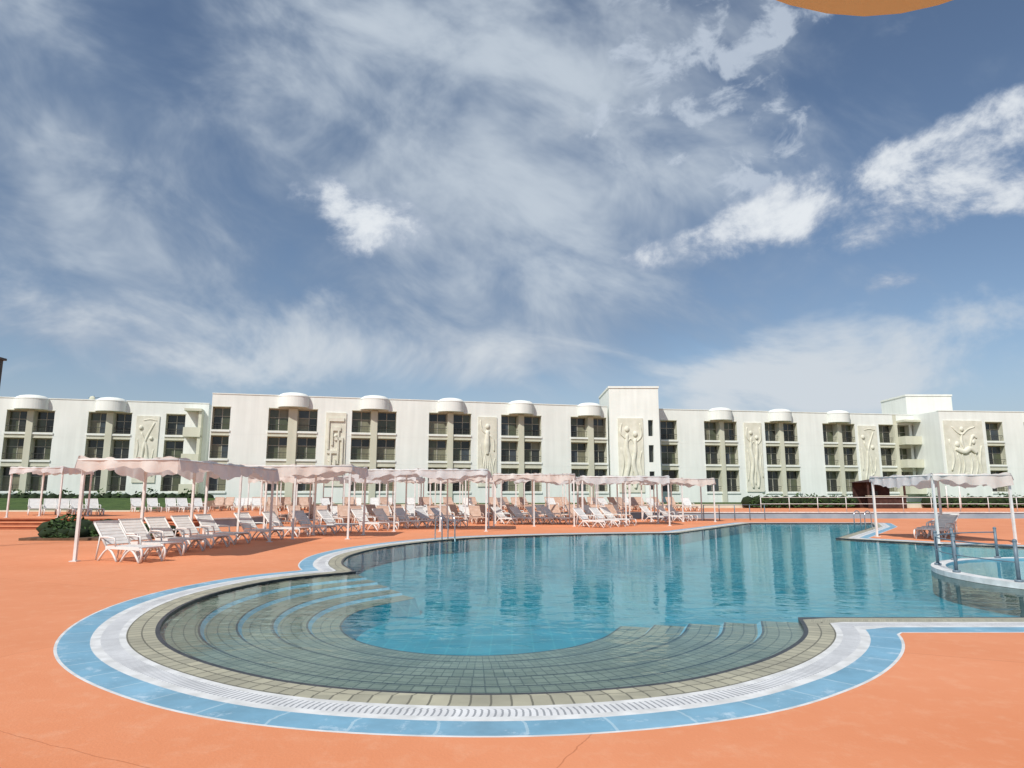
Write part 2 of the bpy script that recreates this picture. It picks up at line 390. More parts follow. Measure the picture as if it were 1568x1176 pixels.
# ------------------------------------------------------------------ buildings
def facade_T(p0,p1):
    a=Vector(p0);b=Vector(p1);d=(b-a);L=d.length;d.normalize()
    T=Matrix(((d.x,-d.y,0,a.x),(d.y,d.x,0,a.y),(0,0,1,0),(0,0,0,1)))
    return T,L
FLOORS=[(2.0,4.45),(5.15,7.35),(7.95,10.15)]
def window(mb,T,s0,s1,z0,z1,dep=.7):
    y=dep
    fr=.07
    F=lambda a,b,c,d,e,f,m:mb.box(a,b,c,d,e,f,m,T)
    mid=(s0+s1)/2+random.choice((-.0,.0,.12));tr=z0+(z1-z0)*.62
    mb_y0=y-.06
    F(s0,s1,mb_y0,y,z1-fr,z1,M['frame']);F(s0,s1,mb_y0,y,z0,z0+fr,M['frame'])
    F(s0,s0+fr,mb_y0,y,z0+fr,z1-fr,M['frame']);F(s1-fr,s1,mb_y0,y,z0+fr,z1-fr,M['frame'])
    F(mid-.035,mid+.035,mb_y0+.003,y,z0+fr,z1-fr,M['frame'])
    cur=random.random()
    for (a,b) in((s0+fr,mid-.035),(mid+.035,s1-fr)):
        F(a,b,mb_y0+.006,y,tr-.03,tr+.03,M['frame'])
        for (c,d,up) in((z0+fr,tr-.03,0),(tr+.03,z1-fr,1)):
            g=random.choices(['g0','g1','g2','g3'],[4,4,1,2] if up else [2,3,5,2] if cur>.4 else [5,3,2,3])[0]
            if b-a>.05:mb.face([T@Vector(q) for q in((a,y-.02,c),(b,y-.02,c),(b,y-.02,d),(a,y-.02,d))],M[g])
    hz=z0+.62
    F(s0+.01,s1-.01,.10,.15,hz-.025,hz+.025,M['rail'])
    for zz in(.12,.36):F(s0+.01,s1-.01,.115,.135,z0+zz,z0+zz+.02,M['rail'])
    n=max(2,int((s1-s0)/.28))
    for i in range(1,n):
        x=s0+(s1-s0)*i/n;F(x-.010,x+.010,.117,.133,z0,hz-.025,M['rail'])
def building(name,p0,p1,top,opens,pils,drums,depth=11,floors=FLOORS,base=.7,beige=[]):
    T,L=facade_T(p0,p1);root=empty(name)
    wall=MB();win=MB();trim=MB()
    ss=sorted(set([0,L]+[x for o in opens for x in o]+[x for o in pils for x in o]))
    zs=sorted(set([base,top]+[z for f in floors for z in f]))
    isop=lambda s:any(a-1e-6<=s<=b+1e-6 for a,b in opens)
    ispil=lambda s:any(a-1e-6<=s<=b+1e-6 for a,b in pils)
    W=lambda pts,m:wall.face([T@Vector(p) for p in pts],m)
    for a,b in zip(ss,ss[1:]):
        mid=(a+b)/2
        mat=M['cream'] if (ispil(mid)) else M['wall']
        for c,d in zip(zs,zs[1:]):
            zm=(c+d)/2
            fl=any(x<zm<y for x,y in floors)
            if isop(mid) and fl:
                dp=.7
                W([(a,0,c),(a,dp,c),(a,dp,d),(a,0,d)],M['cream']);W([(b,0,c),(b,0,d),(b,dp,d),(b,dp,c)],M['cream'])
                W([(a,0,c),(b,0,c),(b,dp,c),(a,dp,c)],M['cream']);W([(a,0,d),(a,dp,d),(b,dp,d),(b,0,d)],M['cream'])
                window(win,T,a,b,c,d)
            else:
                m2=mat
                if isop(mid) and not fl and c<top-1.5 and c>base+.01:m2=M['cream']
                W([(a,0,c),(b,0,c),(b,0,d),(a,0,d)],m2)
    W([(0,0,base),(0,depth,base),(0,depth,top),(0,0,top)],M['wall']);W([(L,0,base),(L,0,top),(L,depth,top),(L,depth,base)],M['wall'])
    W([(0,depth,base),(L,depth,base),(L,depth,top),(0,depth,top)],M['wall']);W([(0,.35,top-.4),(L,.35,top-.4),(L,depth,top-.4),(0,depth,top-.4)],M['cream'])
    for a,b in opens:
        for z0,z1 in floors:
            trim.box(a-.04,b+.04,-.10,-.002,z0-.22,z0-.03,M['wall'],T)
            trim.box(a-.02,b+.02,-.035,-.002,z1+.02,z1+.09,M['cream'],T)
    for a,b in pils:trim.box(a+.03,b-.03,-.16,-.003,base,top-1.25,M['cream'],T)
    trim.box(-.02,L+.02,-.05,.35,top,top+.09,M['wall'],T)
    solid=[(a,b) for a,b in zip(ss,ss[1:]) if not isop((a+b)/2) and not ispil((a+b)/2) and b-a>1.2]
    for a,b in solid:
        for z0,z1 in floors[1:]:
            trim.box(a+.01,b-.01,-.006,-.002,z0-.42,z0-.38,M['wall'],T)
    for c,hw in drums:
        n=20;r=hw*.76;zb=top-1.15;zt=top-.12;pr=1.15
        ring1=[(c+r*math.cos(math.pi*i/n),-pr*math.sin(math.pi*i/n)) for i in range(n+1)]
        full=[(c+r*math.cos(2*math.pi*i/40),-(pr if i<=20 else 1.6)*math.sin(2*math.pi*i/40)) for i in range(40)]
        for p,q in zip(ring1,ring1[1:]):
            trim.face([T@Vector(v) for v in((p[0],p[1],zb),(q[0],q[1],zb),(q[0],q[1],zt),(p[0],p[1],zt))],M['wall'],True)
        trim.face([T@Vector((p[0],p[1],zb)) for p in ring1],M['wall'])
        prev=[(x,y,zt) for x,y in full]
        for sc_,dz in((1.02,0),(1.02,.07),(.93,.22),(.75,.36),(.45,.45),(.02,.48)):
            cur=[(c+(x-c)*sc_,y*sc_,zt+dz) for x,y in full]
            for i in range(40):
                j=(i+1)%40
                trim.face([T@Vector(prev[i]),T@Vector(prev[j]),T@Vector(cur[j]),T@Vector(cur[i])],M['wall'],False)
            prev=cur
    wall.obj('walls',root,recalc=False);win.obj('windows',root);trim.obj('trim',root,recalc=True)
    return root,T,L
A,TA,LA=building('hotel_wing',(-75,62.4),(-32.9,73.2),11.4,
  [(o+23.6+a,o+23.6+b) for o,a,b in((0,.9,2.75),(0,3.4,5.2),(0,8.3,10.0),(0,10.7,12.4),(0,15.7,17.6))]+[(2,3.9),(4.5,6.4),(12,13.9),(14.5,16.4)],
  [(23.6+2.75,23.6+3.4),(23.6+10.0,23.6+10.7),(3.9,4.5),(13.9,14.5)],[(23.6+3.05,2.0),(23.6+10.35,1.9),(4.2,2),(14.2,2)])
Bm,TB,LB=building('hotel_main_wing',(-29.4,66),(10.75,76),11.45,
  [(0.1,1.75),(5.3,7.2),(8.1,10.0),(13.4,15.3),(16.0,17.9),(21.3,23.25),(23.9,25.8),(29.1,31.0),(31.65,33.6),(37.0,38.95),(39.65,41.2)],
  [(7.2,8.1),(15.3,16.0),(23.25,23.9),(31.0,31.65),(38.95,39.65)],[(7.65,1.95),(15.65,1.9),(23.6,1.85),(31.3,1.85),(39.2,1.8)])
Cm,TC,LC=building('hotel_east_wing',(16.6,78.3),(53.8,84.8),11.45,
  [(.6,2.6),(6.0,7.85),(8.45,10.1),(13.7,15.45),(16.05,17.9),(21.3,23.15),(23.75,25.6),(28.9,30.9),(31.4,33.1),(33.5,36.3)],
  [(7.85,8.45),(15.45,16.05),(23.15,23.75),(30.9,31.4)],[(8.1,1.85),(15.75,1.85),(23.45,1.85)])
Dm,TD,LD=building('hotel_end_wing',(50.3,79.6),(92,84),11.4,
  [(5.8,8.0),(10.8,12.8),(13.4,15.4),(20,22),(22.6,24.6)],[(12.8,13.4),(22,22.6)],[(13.1,1.9),(22.3,1.9)])
def balconies(name,T,s0,s1,parent):
    mb=MB()
    for z0,z1 in FLOORS:
        mb.box(s0,s1,-1.3,-.004,z0-.25,z0-.05,M['cream'],T)
        mb.box(s0,s1,-1.3,-1.18,z0-.048,z0+.75,M['cream'],T)
        mb.box(s0,s0+.12,-1.178,-.004,z0-.048,z0+.75,M['cream'],T)
    mb.box(s0,s1,-1.4,-.004,10.45,10.7,M['cream'],T)
    mb.box(s1-.3,s1,-1.17,-.004,.8,10.44,M['cream'],T)
    mb.obj(name,parent)
balconies('balconies',TA,23.6+17.7,23.6+19.4,A)
balconies('balconies',TC,31.4,36.4,Cm)
def tower(name,x0,x1,y0,y1,z1,slots=[],cap=.25):
    root=empty(name);mb=MB()
    zs=sorted(set([.7,z1]+[z for s in slots for z in s[2:4]]));xs=sorted(set([x0,x1]+[x for s in slots for x in s[:2]]))
    for a,b in zip(xs,xs[1:]):
        for c,d in zip(zs,zs[1:]):
            xm=(a+b)/2;zm=(c+d)/2
            op=any(s[0]<xm<s[1] and s[2]<zm<s[3] for s in slots)
            if op:
                mb.face([(a,y0+.5,c),(b,y0+.5,c),(b,y0+.5,d),(a,y0+.5,d)],M['g0'])
                for q in([(a,y0,c),(a,y0+.5,c),(a,y0+.5,d),(a,y0,d)],[(b,y0,c),(b,y0+.5,c),(b,y0+.5,d),(b,y0,d)],[(a,y0,c),(b,y0,c),(b,y0+.5,c),(a,y0+.5,c)],[(a,y0,d),(b,y0,d),(b,y0+.5,d),(a,y0+.5,d)]):mb.face(q,M['wall'])
            else:mb.face([(a,y0,c),(b,y0,c),(b,y0,d),(a,y0,d)],M['wall'])
    mb.face([(x0,y0,.7),(x0,y1,.7),(x0,y1,z1),(x0,y0,z1)],M['wall']);mb.face([(x1,y0,.7),(x1,y1,.7),(x1,y1,z1),(x1,y0,z1)],M['wall']);mb.face([(x0,y1,.7),(x1,y1,.7),(x1,y1,z1),(x0,y1,z1)],M['wall']);mb.face([(x0,y0,z1),(x1,y0,z1),(x1,y1,z1),(x0,y1,z1)],M['cream'])
    mb.obj('walls',root,recalc=False)
    t=MB()
    t.box(x0-.08,x1+.08,y0-.08,y0+.2,z1+.002,z1+.22,M['wall']);t.box(x0-.08,x0+.2,y0+.202,y1,z1+.002,z1+.22,M['wall']);t.box(x1-.2,x1+.08,y0+.202,y1,z1+.002,z1+.22,M['wall'])
    t.obj('parapet',root);return root
ST=tower('stair_tower',10.9,16.45,75.6,84,13.5,[(15.2,15.75,2.2,4.2),(15.2,15.75,5.2,7.1),(15.2,15.75,8.1,9.9)])
tower('rooftop_plant_room',51.5,57.5,88,94,14.4)
tower('lift_housing',-25.5,-22,74,78,11.9)
mb=MB()
for x,y in((6.5,79),(7.6,79.4),(-44,74),(-9,76)):
    mb.box(x,x+.9,y,y+.7,11.1,12.0,M['cream']);mb.box(x+.1,x+.8,y-.02,y-.002,11.2,11.9,M['rail'])
mb.obj('rooftop_air_conditioners')
mb=MB();mb.tube([(-46,74,11),(-46,74,12.4)],.03,M['rail'],6);mb.tube([(-46.6,74,12.2),(-45.4,74,12.2)],.02,M['rail'],6);mb.ball((-46.0,73.7,12.0),(.35,.1,.35),M['cream']);mb.obj('roof_antenna')
# ------------------------------------------------------------------ reliefs
def relief(T,s0,s1,z0,z1,kind,parent,y=-.003):
    mb=MB();w=s1-s0;h=z1-z0
    mb.box(s0,s1,y-.10,y,z0,z1,M['relief'],T)
    Y=y-.12
    def st(pts,r):
        P_=catmull([(s0+a*w,z0+b*h) for a,b in pts],6)
        rs=[r*w*.8*(1-.45*abs(2*i/(len(P_)-1)-1)) for i in range(len(P_))]
        mb.tube([(p.x,Y,p.y) for p in P_],rs,M['relief'],8,T,.6)
    def bl(a,b,ra,rb):mb.ball((s0+a*w,Y,z0+b*h),(ra*w,.15,rb*w),M['relief'],12,T)
    if kind==0:
        for a,b,c,d in((.1,.9,.88,.93),(.1,.18,.5,.88),(.3,.75,.75,.8),(.3,.38,.55,.75),(.6,.68,.3,.75),(.1,.6,.44,.48),(.25,.33,.1,.44),(.33,.9,.1,.14),(.8,.88,.14,.66),(.45,.8,.62,.66),(.45,.55,.2,.36)):
            mb.box(s0+a*w,s0+b*w,y-.24,y-.101,z0+c*h,z0+d*h,M['relief'],T)
        bl(.5,.68,.1,.1);st([(.15,.35),(.4,.3),(.6,.22),(.85,.24)],.05)
    elif kind==1:
        bl(.5,.86,.12,.14);st([(.5,.8),(.48,.6),(.5,.45)],.2);st([(.45,.75),(.2,.82),(.12,.95)],.07);st([(.6,.74),(.82,.66),(.86,.5)],.07)
        for k in(-.22,-.1,.02,.14,.26):st([(.5+k*.3,.5),(.5+k*.9,.3),(.5+k*1.5+.04,.06)],.07)
        st([(.15,.1),(.2,.35),(.12,.6)],.04);st([(.88,.08),(.8,.25),(.9,.4)],.05)
    elif kind==2:
        bl(.36,.85,.1,.12);bl(.68,.78,.1,.12);st([(.36,.78),(.33,.6),(.42,.42),(.3,.2),(.35,.05)],.13);st([(.68,.72),(.66,.55),(.58,.38),(.7,.2),(.64,.05)],.13)
        st([(.3,.72),(.1,.8),(.15,.93)],.06);st([(.74,.68),(.92,.76),(.88,.93)],.06);st([(.35,.66),(.5,.72),(.65,.64)],.05)
        st([(.1,.6),(.2,.4),(.08,.15)],.05);st([(.92,.55),(.84,.4),(.94,.2)],.05);st([(.5,.5),(.52,.3),(.5,.1)],.06)
    elif kind==3:
        st([(.15,.08),(.35,.35),(.45,.62),(.8,.9)],.08);st([(.85,.1),(.6,.35),(.5,.55),(.25,.75)],.09);bl(.22,.82,.1,.11);bl(.7,.66,.09,.1)
        st([(.3,.1),(.5,.2),(.75,.3),(.85,.5)],.05);st([(.1,.3),(.15,.5),(.1,.65)],.05);st([(.3,.93),(.6,.95),(.9,.93)],.04);st([(.45,.08),(.55,.25),(.5,.4)],.05)
    else:
        bl(.45,.86,.05,.06);bl(.3,.62,.06,.07);bl(.72,.66,.05,.06)
        st([(.2,.9),(.32,.82),(.45,.78),(.62,.86),(.8,.9)],.03);st([(.25,.55),(.45,.5),(.62,.55),(.78,.48)],.1);st([(.62,.58),(.72,.75),(.82,.72)],.05)
        for a in(.28,.4,.6,.74):st([(a,.48),(a+.04,.3),(a-.03,.12)],.035)
        st([(.1,.2),(.18,.4),(.1,.7)],.04);st([(.9,.15),(.85,.35),(.92,.6)],.04);st([(.45,.8),(.42,.65),(.5,.52)],.05);st([(.3,.1),(.5,.16),(.75,.1)],.03)
    mb.obj('relief_panel',parent)
relief(TA,23.6+12.9,23.6+15.1,2.9,9.9,3,A)
relief(TB,10.85,12.85,2.5,9.9,0,Bm)
relief(TB,26.55,28.6,2.5,9.9,1,Bm)
TT=Matrix.Translation((0,75.6,0))
relief(TT,11.8,14.6,1.9,10.1,2,ST)
relief(TC,11.0,13.2,2.0,10.1,2,Cm)
relief(TC,26.0,28.5,2.2,10.0,3,Cm)
relief(TD,.4,5.3,2.9,10.3,4,Dm)
relief(TA,20.2,22.2,3.4,9.6,1,A)
# ------------------------------------------------------------------ sun loungers
def lounger_mesh(mat,back):
    mb=MB();c,s=math.cos(R(back)),math.sin(R(back))
    hx=-.28;hz=.36
    for sy in(-.31,.31):
        mb.box(hx,.98,sy-.03,sy+.03,.30,.37,mat)
        for x0,x1 in((-.55,.15),(.3,.98)):
            pts=[(x0+(x1-x0)*t/8,sy,.30-.30*abs(2*t/8-1)**1.6) for t in range(9)]
            mb.tube(pts,.028,mat,6)
        mb.tube([(.95,sy,.34),(1.03,sy,.31),(1.06,sy,.22),(1.02,sy,.03)],.028,mat,6)
        mb.tube([(hx,sy,hz-.02),(hx-.4*c,sy,hz+.4*s),(hx-.78*c,sy,hz+.78*s)],.03,mat,6)
        mb.tube([(hx-.3*c,sy*1.1,hz+.3*s),(hx+.1,sy*1.12,hz+.22),(hx+.32,sy*1.1,hz+.2),(hx+.38,sy*1.05,hz)],.022,mat,6)
        mb.tube([(hx-.45*c,sy*.9,hz+.42*s),(hx-.42,sy*.9,.02)],.02,mat,6)
    for i in range(11):
        x=hx+.04+i*.114;mb.box(x,x+.098,-.278,.278,.345,.372,mat)
    for i in range(7):
        a=.05+i*.108
        T=Matrix.Translation((hx,0,hz))@Matrix.Rotation(R(back),4,'Y')
        mb.box(-a-.095,-a,-.278,.278,-.012,.015,mat,T)
    mb.box(hx-.80*c-.02,hx-.80*c+.03,-.33,.33,hz+.78*s-.02,hz+.78*s+.05,mat)
    return mb.mesh('sun_lounger')
LM={('w',35):lounger_mesh(M['plastic'],35),('w',50):lounger_mesh(M['plastic'],45),('s',50):lounger_mesh(M['salmon'],50),('s',30):lounger_mesh(M['salmon'],30)}
def lounger(x,y,z=0,yaw=-20,k=('w',35),jit=5):
    o=bpy.data.objects.new('sun_lounger',LM[k]);sc.collection.objects.link(o)
    a=R(yaw+random.uniform(-jit,jit));o.location=(x-.95*math.cos(a),y-.95*math.sin(a),z);o.rotation_euler=(0,0,a)
for x,y in((-8.75,16.9),(-9.0,18.4),(-9.15,20.0),(-9.05,21.5),(-9.0,23.1)):lounger(x,y,0,-26,('w',50),3)
for x,y in((-8.6,25.2),(-8.1,26.9),(-7.5,28.5),(-6.9,30.3)):lounger(x,y,0,-25,('w',50))
for x,y in((-5.9,31.6),(-5.2,32.8),(-4.4,34.0),(-3.5,35.2),(-2.5,35.0)):lounger(x,y,0,-35,('w',50))
for x,y in((.4,38.2),(1.4,38.4),(2.4,38.7),(3.3,38.6)):lounger(x,y,0,-40,('w',50))
for x,y in((4.7,34.4),(5.6,35.4),(6.3,36.6),(9.4,41.6),(10.6,42.4),(11.4,43.4)):lounger(x,y,0,-40,('w',50))
for x,y in((15.2,25.6),(16.0,26.8),(16.8,27.8)):lounger(x,y,0,215,('w',35))
for row,yy in enumerate((38.5,41.0,43.6,45.8)):
    x=-13+row*.5
    while x<(-1.2 if row<2 else 8):
        lounger(x,yy+random.uniform(-.3,.3),0,-60,('w' if row%2 else 's',50),12);x+=random.uniform(1.1,1.5)
for row,yy in enumerate((50,53,56.5)):
    x=-23+row
    while x<14:
        if random.random()<.8:lounger(x,yy+random.uniform(-.4,.4),TZ,-70,('s' if random.random()<.65 else 'w',50),15)
        x+=random.uniform(1.2,1.8)
for x in(-27.6,-26.7,-25.8,-24.9,-24.0):lounger(x,40,TZ,-50,('w',50))
for x in(-25.3,-24.2,-23,-22,-21):lounger(x,47,TZ,-50,('w',50))
# ------------------------------------------------------------------ canopies
def canopy(x0,x1,y0,y1,h,z=0,fab='fabP',side='fabW',posts=None,val=.34,seed=0,nx=3):
    rnd=random.Random(seed);root=empty('shade_canopy',(0,0,0));fr=MB();fb=MB()
    if posts is None:
        posts=[(x0+.06+(x1-x0-.12)*i/(nx-1),y) for i in range(nx) for y in(y0+.06,y1-.06)]
    for px,py in posts:
        fr.box(px-.035,px+.035,py-.035,py+.035,z,z+h-.05,M['post']);fr.box(px-.09,px+.09,py-.09,py+.09,z,z+.02,M['post'])
    for y in(y0,y1):fr.tube([(x0,y,z+h-.03),(x1,y,z+h-.03)],.03,M['post'],6)
    ncr=max(2,int((x1-x0)/1.5)+1)
    for i in range(ncr):
        x=x0+(x1-x0)*i/(ncr-1);fr.tube([(x,y0,z+h-.03),(x,y1,z+h-.03)],.025,M['post'],6)
    ny_=max(2,int((y1-y0)/1.6)+1)
    NX=40;NY=max(12,int((y1-y0)*8))
    ph=[rnd.uniform(0,6.28) for _ in range(6)]
    def zt(x,y):
        u=(x-x0)/(x1-x0);v=(y-y0)/(y1-y0)
        sag=-.15*abs(math.sin(math.pi*u*(ncr-1)))*(.3+.7*math.sin(math.pi*v)) -.07*abs(math.sin(math.pi*v*(ny_-1)))
        return z+h+.05+sag+.02*math.sin(9*x+ph[0])*math.sin(7*y+ph[1])+.015*math.sin(17*x+5*y+ph[2])
    def gp(i,j):
        x=x0+(x1-x0)*i/NX;y=y0+(y1-y0)*j/NY;return(x,y,zt(x,y))
    for i in range(NX):
        for j in range(NY):fb.face([gp(i,j),gp(i+1,j),gp(i+1,j+1),gp(i,j+1)],M[fab],True)
    def valance(P0,P1,nrm,mat):
        n=int((Vector(P1)-Vector(P0)).length*14)
        pr=None
        for k in range(n+1):
            t=k/n;x=P0[0]+(P1[0]-P0[0])*t;y=P0[1]+(P1[1]-P0[1])*t;top=zt(x,y)
            l=n/14
            w=.05*math.sin(t*l*7+ph[3])+.03*math.sin(t*l*13+ph[4])
            dz=val*(1+.3*math.sin(t*l*1.7+ph[5])+.10*math.sin(t*l*5.1+ph[2])+.08*math.sin(t*l*11+ph[1]))
            col=[(x,y,top),(x+nrm[0]*(.02+w*.5),y+nrm[1]*(.02+w*.5),top-dz*.5),(x+nrm[0]*(.03+w),y+nrm[1]*(.03+w),top-dz)]
            if pr:
                for q in(0,1):fb.face([pr[q],col[q],col[q+1],pr[q+1]],mat,True)
            pr=col
    valance((x0,y0),(x1,y0),(0,-1),M[fab]);valance((x0,y1),(x1,y1),(0,1),M[side]);valance((x0,y0),(x0,y1),(-1,0),M[side]);valance((x1,y0),(x1,y1),(1,0),M[side])
    fr.obj('frame',root)
    o=fb.mesh('fabric',recalc=False)
    bm=bmesh.new();bm.from_mesh(o);bmesh.ops.remove_doubles(bm,verts=bm.verts,dist=.0005);bm.to_mesh(o);bm.free()
    ob=bpy.data.objects.new('fabric',o);sc.collection.objects.link(ob);ob.parent=root
canopy(-10.8,-8.3,17.0,24.2,2.5,posts=[(-10.7,17.1),(-10.75,20.1),(-10.75,23.2),(-10.7,24.1),(-8.4,24.1)],seed=1)
canopy(-10.2,-6.0,25.6,28.4,2.7,seed=2)
canopy(-7.4,-1.1,31,34.4,2.75,fab='fabW',seed=3,nx=4)
canopy(-1.0,3.3,36,39,2.7,seed=4)
canopy(3.7,8.4,36.6,39.6,2.6,fab='fabW',seed=5)
canopy(8.4,12.4,42,45,2.6,seed=12)
for i,x in enumerate((-15.2,-10.2,-5.0,.2,5.4)):
    canopy(x,x+4.4,41.5 if i<3 else 44.6,44.4 if i<3 else 47.3,2.75,fab='fabW' if i%2 else 'fabP',seed=20+i)
for i,x in enumerate((-20,-12,-4,4)):
    canopy(x,x+5,52,55,2.5,z=TZ,fab='fabP',seed=30+i)
canopy(14.2,16.9,23.2,27.2,2.3,seed=6,nx=2)
canopy(-26.4,-23.6,36,38.6,2.6,z=TZ,fab='fabW',seed=7,nx=2)
# ------------------------------------------------------------------ hedges and shrubs
hseed=[3]
def hedge(name,boxes,z,dens=260,leaf=.09):
    hseed[0]+=1
    core=MB();lf=MB();rnd=random.Random(hseed[0])
    for (x0,x1,y0,y1,h) in boxes:
        n=max(2,int((x1-x0)/.8))
        for i in range(n+1):
            x=x0+(x1-x0)*i/n
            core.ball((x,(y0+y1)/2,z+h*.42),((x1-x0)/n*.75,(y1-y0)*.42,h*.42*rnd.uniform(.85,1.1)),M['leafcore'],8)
        cnt=int(dens*(x1-x0)*h)
        for _ in range(cnt):
            x=rnd.uniform(x0,x1);hh=h*(.9+.15*math.sin(x*1.7)+.12*math.sin(x*4.1+1))
            a=rnd.uniform(0,math.pi);yy=(y0+y1)/2-(y1-y0)/2*math.cos(a)*rnd.uniform(.8,1.1);zz=z+hh*(.12+.88*math.sin(a)*rnd.uniform(.1,1))
            s=leaf*rnd.uniform(.6,1.5);u=Vector((rnd.gauss(0,1),rnd.gauss(0,1),rnd.gauss(0,1))).normalized();w=u.orthogonal().normalized()
            c=Vector((x,yy,zz));lf.face([c-u*s,c+w*s*.5,c+u*s,c-w*s*.5],M['leaf'])
    r=empty(name);core.obj('dark_core',r);lf.obj('foliage',r,recalc=False)  # solid dark ellipsoids added as a core behind the leaf quads
hedge('hedge',[(-62,-27,60.6,61.9,1.6)],TZ,55,.17)
hedge('hedge',[(21.5,31,62.2,63.4,1.3)],TZ,80,.15)
hedge('hedge',[(38,60,62.4,63.6,1.3)],TZ,60,.15)
hedge('shrub',[(-17.3,-15.4,25.6,27.2,.85),(-16.9,-15.9,24.9,26,.5),(-15.6,-13.6,26.2,27.6,.6)],0,600,.075)
mb=MB();mb.box(-17.6,-13.3,24.8,27.8,.002,.09,M['soil']);mb.obj('planter_bed')
# ------------------------------------------------------------------ right terrace railing
mb=MB()
x=17.5
while x<75:
    mb.tube([(x,48.5,TZ),(x,48.5,TZ+1.0)],.03,M['post'],6);x+=2.0
for zz in(1.0,.55):mb.tube([(17.5,48.5,TZ+zz),(75,48.5,TZ+zz)],.02,M['post'],6)
mb.obj('terrace_railing')
mb=MB()
for i in range(5):
    x=12.2+i*1.1;y=44+i*.35;mb.tube([(x,y,0),(x,y,1.0)],.03,M['greypost'],6)
mb.tube([(12.2,44,.98),(16.6,45.4,.98)],.02,M['greypost'],6);mb.obj('pool_fence')
kx,ky=31.3,60.5
root=empty('beach_bar_kiosk',(kx,ky,TZ));mb=MB()
for a in(0,3.2):
    for b in(0,2.6):mb.box(a,a+.14,b,b+.14,0,2.3,M['wood'])
mb.box(.1,3.2,.05,.12,0,1.05,M['wood']);mb.box(-.1,3.4,-.15,.3,1.05,1.12,M['cream']);mb.box(.1,3.2,2.5,2.6,0,2.3,M['wood'])
mb.box(.9,1.5,1.2,1.6,1.0,1.5,M['rail'])
ap=(1.67,1.37,2.7);cs=[(-.2,-.2,2.3),(3.55,-.2,2.3),(3.55,2.95,2.3),(-.2,2.95,2.3)]
for i in range(4):mb.face([cs[i],cs[(i+1)%4],ap],M['wood'])
mb.face(cs,M['wood']);mb.obj('kiosk_body',root)
mb=MB()
for a in(0,1.1,2.2):
    mb.tube([(a,0,0),(a,0,1.9)],.05,M['plastic'],8)
mb.ball((0,0,2.0),.14,M['plastic'])
o=mb.obj('white_bollard_posts');o.location=(34.9,57,TZ)
mb=MB();mb.tube([(0,0,0),(0,0,4.9)],[.09]+[.05],M['rail'],10);mb.box(-.25,.25,-.22,.22,4.9,5.95,M['rail']);mb.box(-.32,.32,-.28,.28,5.95,6.02,M['rail']);mb.box(-.05,.05,-.05,.05,6.02,6.2,M['rail'])
o=mb.obj('street_lamp');o.location=(-16.9,21.6,0)
# ------------------------------------------------------------------ parasol overhead
root=empty('beach_parasol',(.437,-.645,0));mb=MB()
rad=1.4;n=24*8
def rim(i,r,z):
    a=math.pi/2+2*math.pi*(i)/n;return(r*math.cos(a),r*math.sin(a),z)
for i in range(n):
    rows=[]
    for k in(i,i+1):
        t=(k/8.0+.5)%1.0;sc_=.045*math.sin(math.pi*t)
        rows.append([(0,0,2.75),rim(k,rad*.5,2.53),rim(k,rad,2.27),rim(k,rad+.004,2.232-sc_)])
    a,b=rows
    mb.face([a[0],a[1],b[1]],M['parasol'],True)
    for q in(1,2):mb.face([a[q],a[q+1],b[q+1],b[q]],M['parasol'],True)
mb.obj('fabric',root,recalc=False)
mb=MB();mb.tube([(0,0,0),(0,0,2.8)],.022,M['cream'],10);mb.tube([(0,0,0),(0,0,.12)],[.25,.2],M['cream'],16)
for i in range(8):
    a=2*math.pi*i/8;mb.tube([(0,0,2.7),(1.36*math.cos(a),1.36*math.sin(a),2.24)],.007,M['steel'],5)
mb.obj('pole_and_ribs',root)
# ------------------------------------------------------------------ sky
SE=R(47)
sd=Vector((-.50,-.87,0)).normalized()
w=bpy.data.worlds.new('World');sc.world=w;w.use_nodes=True
nt=w.node_tree;N=nt.nodes;L=nt.links;bg=N['Background'];bg.inputs['Strength'].default_value=.1
sky=N.new('ShaderNodeTexSky');sky.sky_type='NISHITA';sky.sun_disc=False;sky.sun_elevation=SE;sky.sun_rotation=math.atan2(sd.x,sd.y)
sky.air_density=1.0;sky.dust_density=.6;sky.ozone_density=1.5
tc=N.new('ShaderNodeTexCoord');D=tc.outputs['Generated']
def math_(op,a,b=None,c=None,clamp=False):
    n=N.new('ShaderNodeMath');n.operation=op;n.use_clamp=clamp
    for i,x in enumerate((a,b,c)):
        if x is None:continue
        if isinstance(x,(int,float)):n.inputs[i].default_value=x
        else:L.new(x,n.inputs[i])
    return n.outputs[0]
def mrange(x,a,b,c=0,d=1,sm=True):
    n=N.new('ShaderNodeMapRange');n.interpolation_type='SMOOTHSTEP' if sm else 'LINEAR'
    L.new(x,n.inputs[0]);n.inputs[1].default_value=a;n.inputs[2].default_value=b;n.inputs[3].default_value=c;n.inputs[4].default_value=d
    return n.outputs[0]
def blob(c,sx,sz,th,soft=0.25):
    n=N.new('ShaderNodeMapping');n.vector_type='TEXTURE';n.inputs['Location'].default_value=c;n.inputs['Rotation'].default_value=(0,R(th),0);n.inputs['Scale'].default_value=(sx,.6,sz)
    L.new(D,n.inputs['Vector']);v=N.new('ShaderNodeVectorMath');v.operation='LENGTH';L.new(n.outputs[0],v.inputs[0])
    return mrange(v.outputs['Value'],soft,1.0,1,0)
